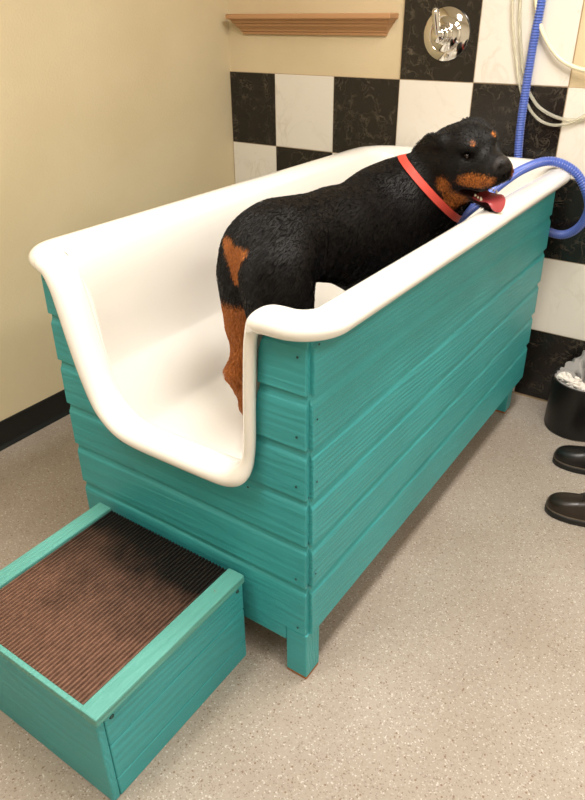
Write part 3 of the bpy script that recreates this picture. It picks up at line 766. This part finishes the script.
# teeth
M['tooth'] = mat('ivory tooth', lin(232, 220, 196), .3)
for s in (1, -1):
    g = G()
    for f_, r_, h_ in ((.095, .004, .010), (.083, .003, .006), (.072, .0035, .006)):
        g.tube([Hp(f_ - .006, s * .026, -.113 + (.1 - f_) * .34 + .002 + h_ * q) for q in (0, .5, .95)], [r_, r_ * .7, r_ * .2], 8)
    g.obj('teeth', M['tooth'], dog)
# collar: a band fitted round the neck
M['collar'] = mat('red nylon collar', lin(184, 60, 46), .6)
na, nb = Bp(0, .58, .485), Hp(-.055, 0, -.040)
cf = 0.64; cc = na + (nb - na) * cf; ax = (nb - na) / np.linalg.norm(nb - na); ax = ax + v3(.05, .05, .22); ax /= np.linalg.norm(ax)
e1 = np.cross(ax, [0, 0, 1.]); e1 /= np.linalg.norm(e1); e2 = np.cross(ax, e1)
def skin(c0, d):
    ts = np.linspace(.03, .22, 191); f = S.eval(c0 + ts[:, None] * d); k = np.argmax(f > 0); return ts[k]
P = []; q_ = np.arange(80) * 2 * pi / 80
ww = [-.0105, -.0095, 0, .0095, .0105]
R_ = []
for q in q_:
    d = math.cos(q) * e1 + math.sin(q) * e2
    R_.append([skin(cc + ax * w, d) for w in ww])
R_ = np.array(R_); 
for it in range(3): R_ = (np.roll(R_, 1, 0) + R_ * 2 + np.roll(R_, -1, 0)) / 4
for i, q in enumerate(q_):
    d = math.cos(q) * e1 + math.sin(q) * e2
    r = [cc + ax * w + d * (R_[i][j] + (.005 if 0 < j < 4 else .003)) for j, w in enumerate(ww)]
    r += [cc + ax * w + d * (R_[i][j] + .001) for j, w in reversed(list(enumerate(ww)))]
    P.append([tuple(x) for x in r])
G().grid(P, closed_u=True, closed_v=True).obj('collar', M['collar'], dog, angle=50)
#DOG_END

# ------------------------------------------------------------------ ceiling lights
M['lamp'] = mat('lit diffuser', lin(255, 244, 224), .5)
B(M['lamp']).inputs['Emission Color'].default_value = lin(255, 240, 216); B(M['lamp']).inputs['Emission Strength'].default_value = 6.
M['lamp_frame'] = mat('white fixture frame', lin(235, 235, 232), .5)
def fixture(x, y, lx, ly, power, label):
    t = thing('ceiling_light', label, 'lamp', (x, y, HC))
    G().box(x - lx / 2 - .02, x + lx / 2 + .02, y - ly / 2 - .02, y + ly / 2 + .02, HC - .05, HC).obj('frame', M['lamp_frame'], t, smooth=False)
    G().box(x - lx / 2, x + lx / 2, y - ly / 2, y + ly / 2, HC - .056, HC - .0505).obj('diffuser', M['lamp'], t, smooth=False)
    l = bpy.data.lights.new('lamp', 'AREA'); l.shape = 'RECTANGLE'; l.size = lx; l.size_y = ly; l.energy = power; l.color = (1., .97, .93)
    o = bpy.data.objects.new('lamp', l); o.location = (x, y, HC - .06); COL.objects.link(o)
    o.parent = t; o.matrix_parent_inverse = Matrix.Translation(-t.location)
fixture(.30, 1.60, .34, 1.2, 50, 'long fluorescent ceiling light over the tub')
fixture(-.55, .25, .34, 1.2, 21, 'long fluorescent ceiling light beyond the step')
fixture(1.45, .75, .34, 1.2, 24, 'added fill light on the ceiling of the open floor side, brightens the tub side panel')  # unseen fixture, added only to brighten the tub's side panel

w = bpy.data.worlds.new('world'); scn.world = w; w.use_nodes = True
w.node_tree.nodes['Background'].inputs[0].default_value = (1, .9, .75, 1); w.node_tree.nodes['Background'].inputs[1].default_value = .0

# ------------------------------------------------------------------ camera
cd = bpy.data.cameras.new('camera'); cam = bpy.data.objects.new('camera', cd); COL.objects.link(cam); scn.camera = cam
cd.sensor_fit = 'HORIZONTAL'; cd.sensor_width = 36; cd.lens = 676.98 / 585 * 36; cd.clip_start = .02
pt, yw, rl = -.52204, -.60225, -.008997
fw = Vector((math.sin(yw) * math.cos(pt), math.cos(yw) * math.cos(pt), math.sin(pt))); rt = Vector((math.cos(yw), -math.sin(yw), 0)); up = rt.cross(fw)
r2 = math.cos(rl) * rt + math.sin(rl) * up; u2 = -math.sin(rl) * rt + math.cos(rl) * up
mw = Matrix((r2, u2, -fw)).transposed().to_4x4(); mw.translation = (.58267, .30004, 1.46878); cam.matrix_world = mw
scn.view_settings.view_transform = 'Standard'; scn.view_settings.look = 'None'; scn.view_settings.exposure = 0.; scn.view_settings.gamma = 1; scn.view_settings.use_curve_mapping = False
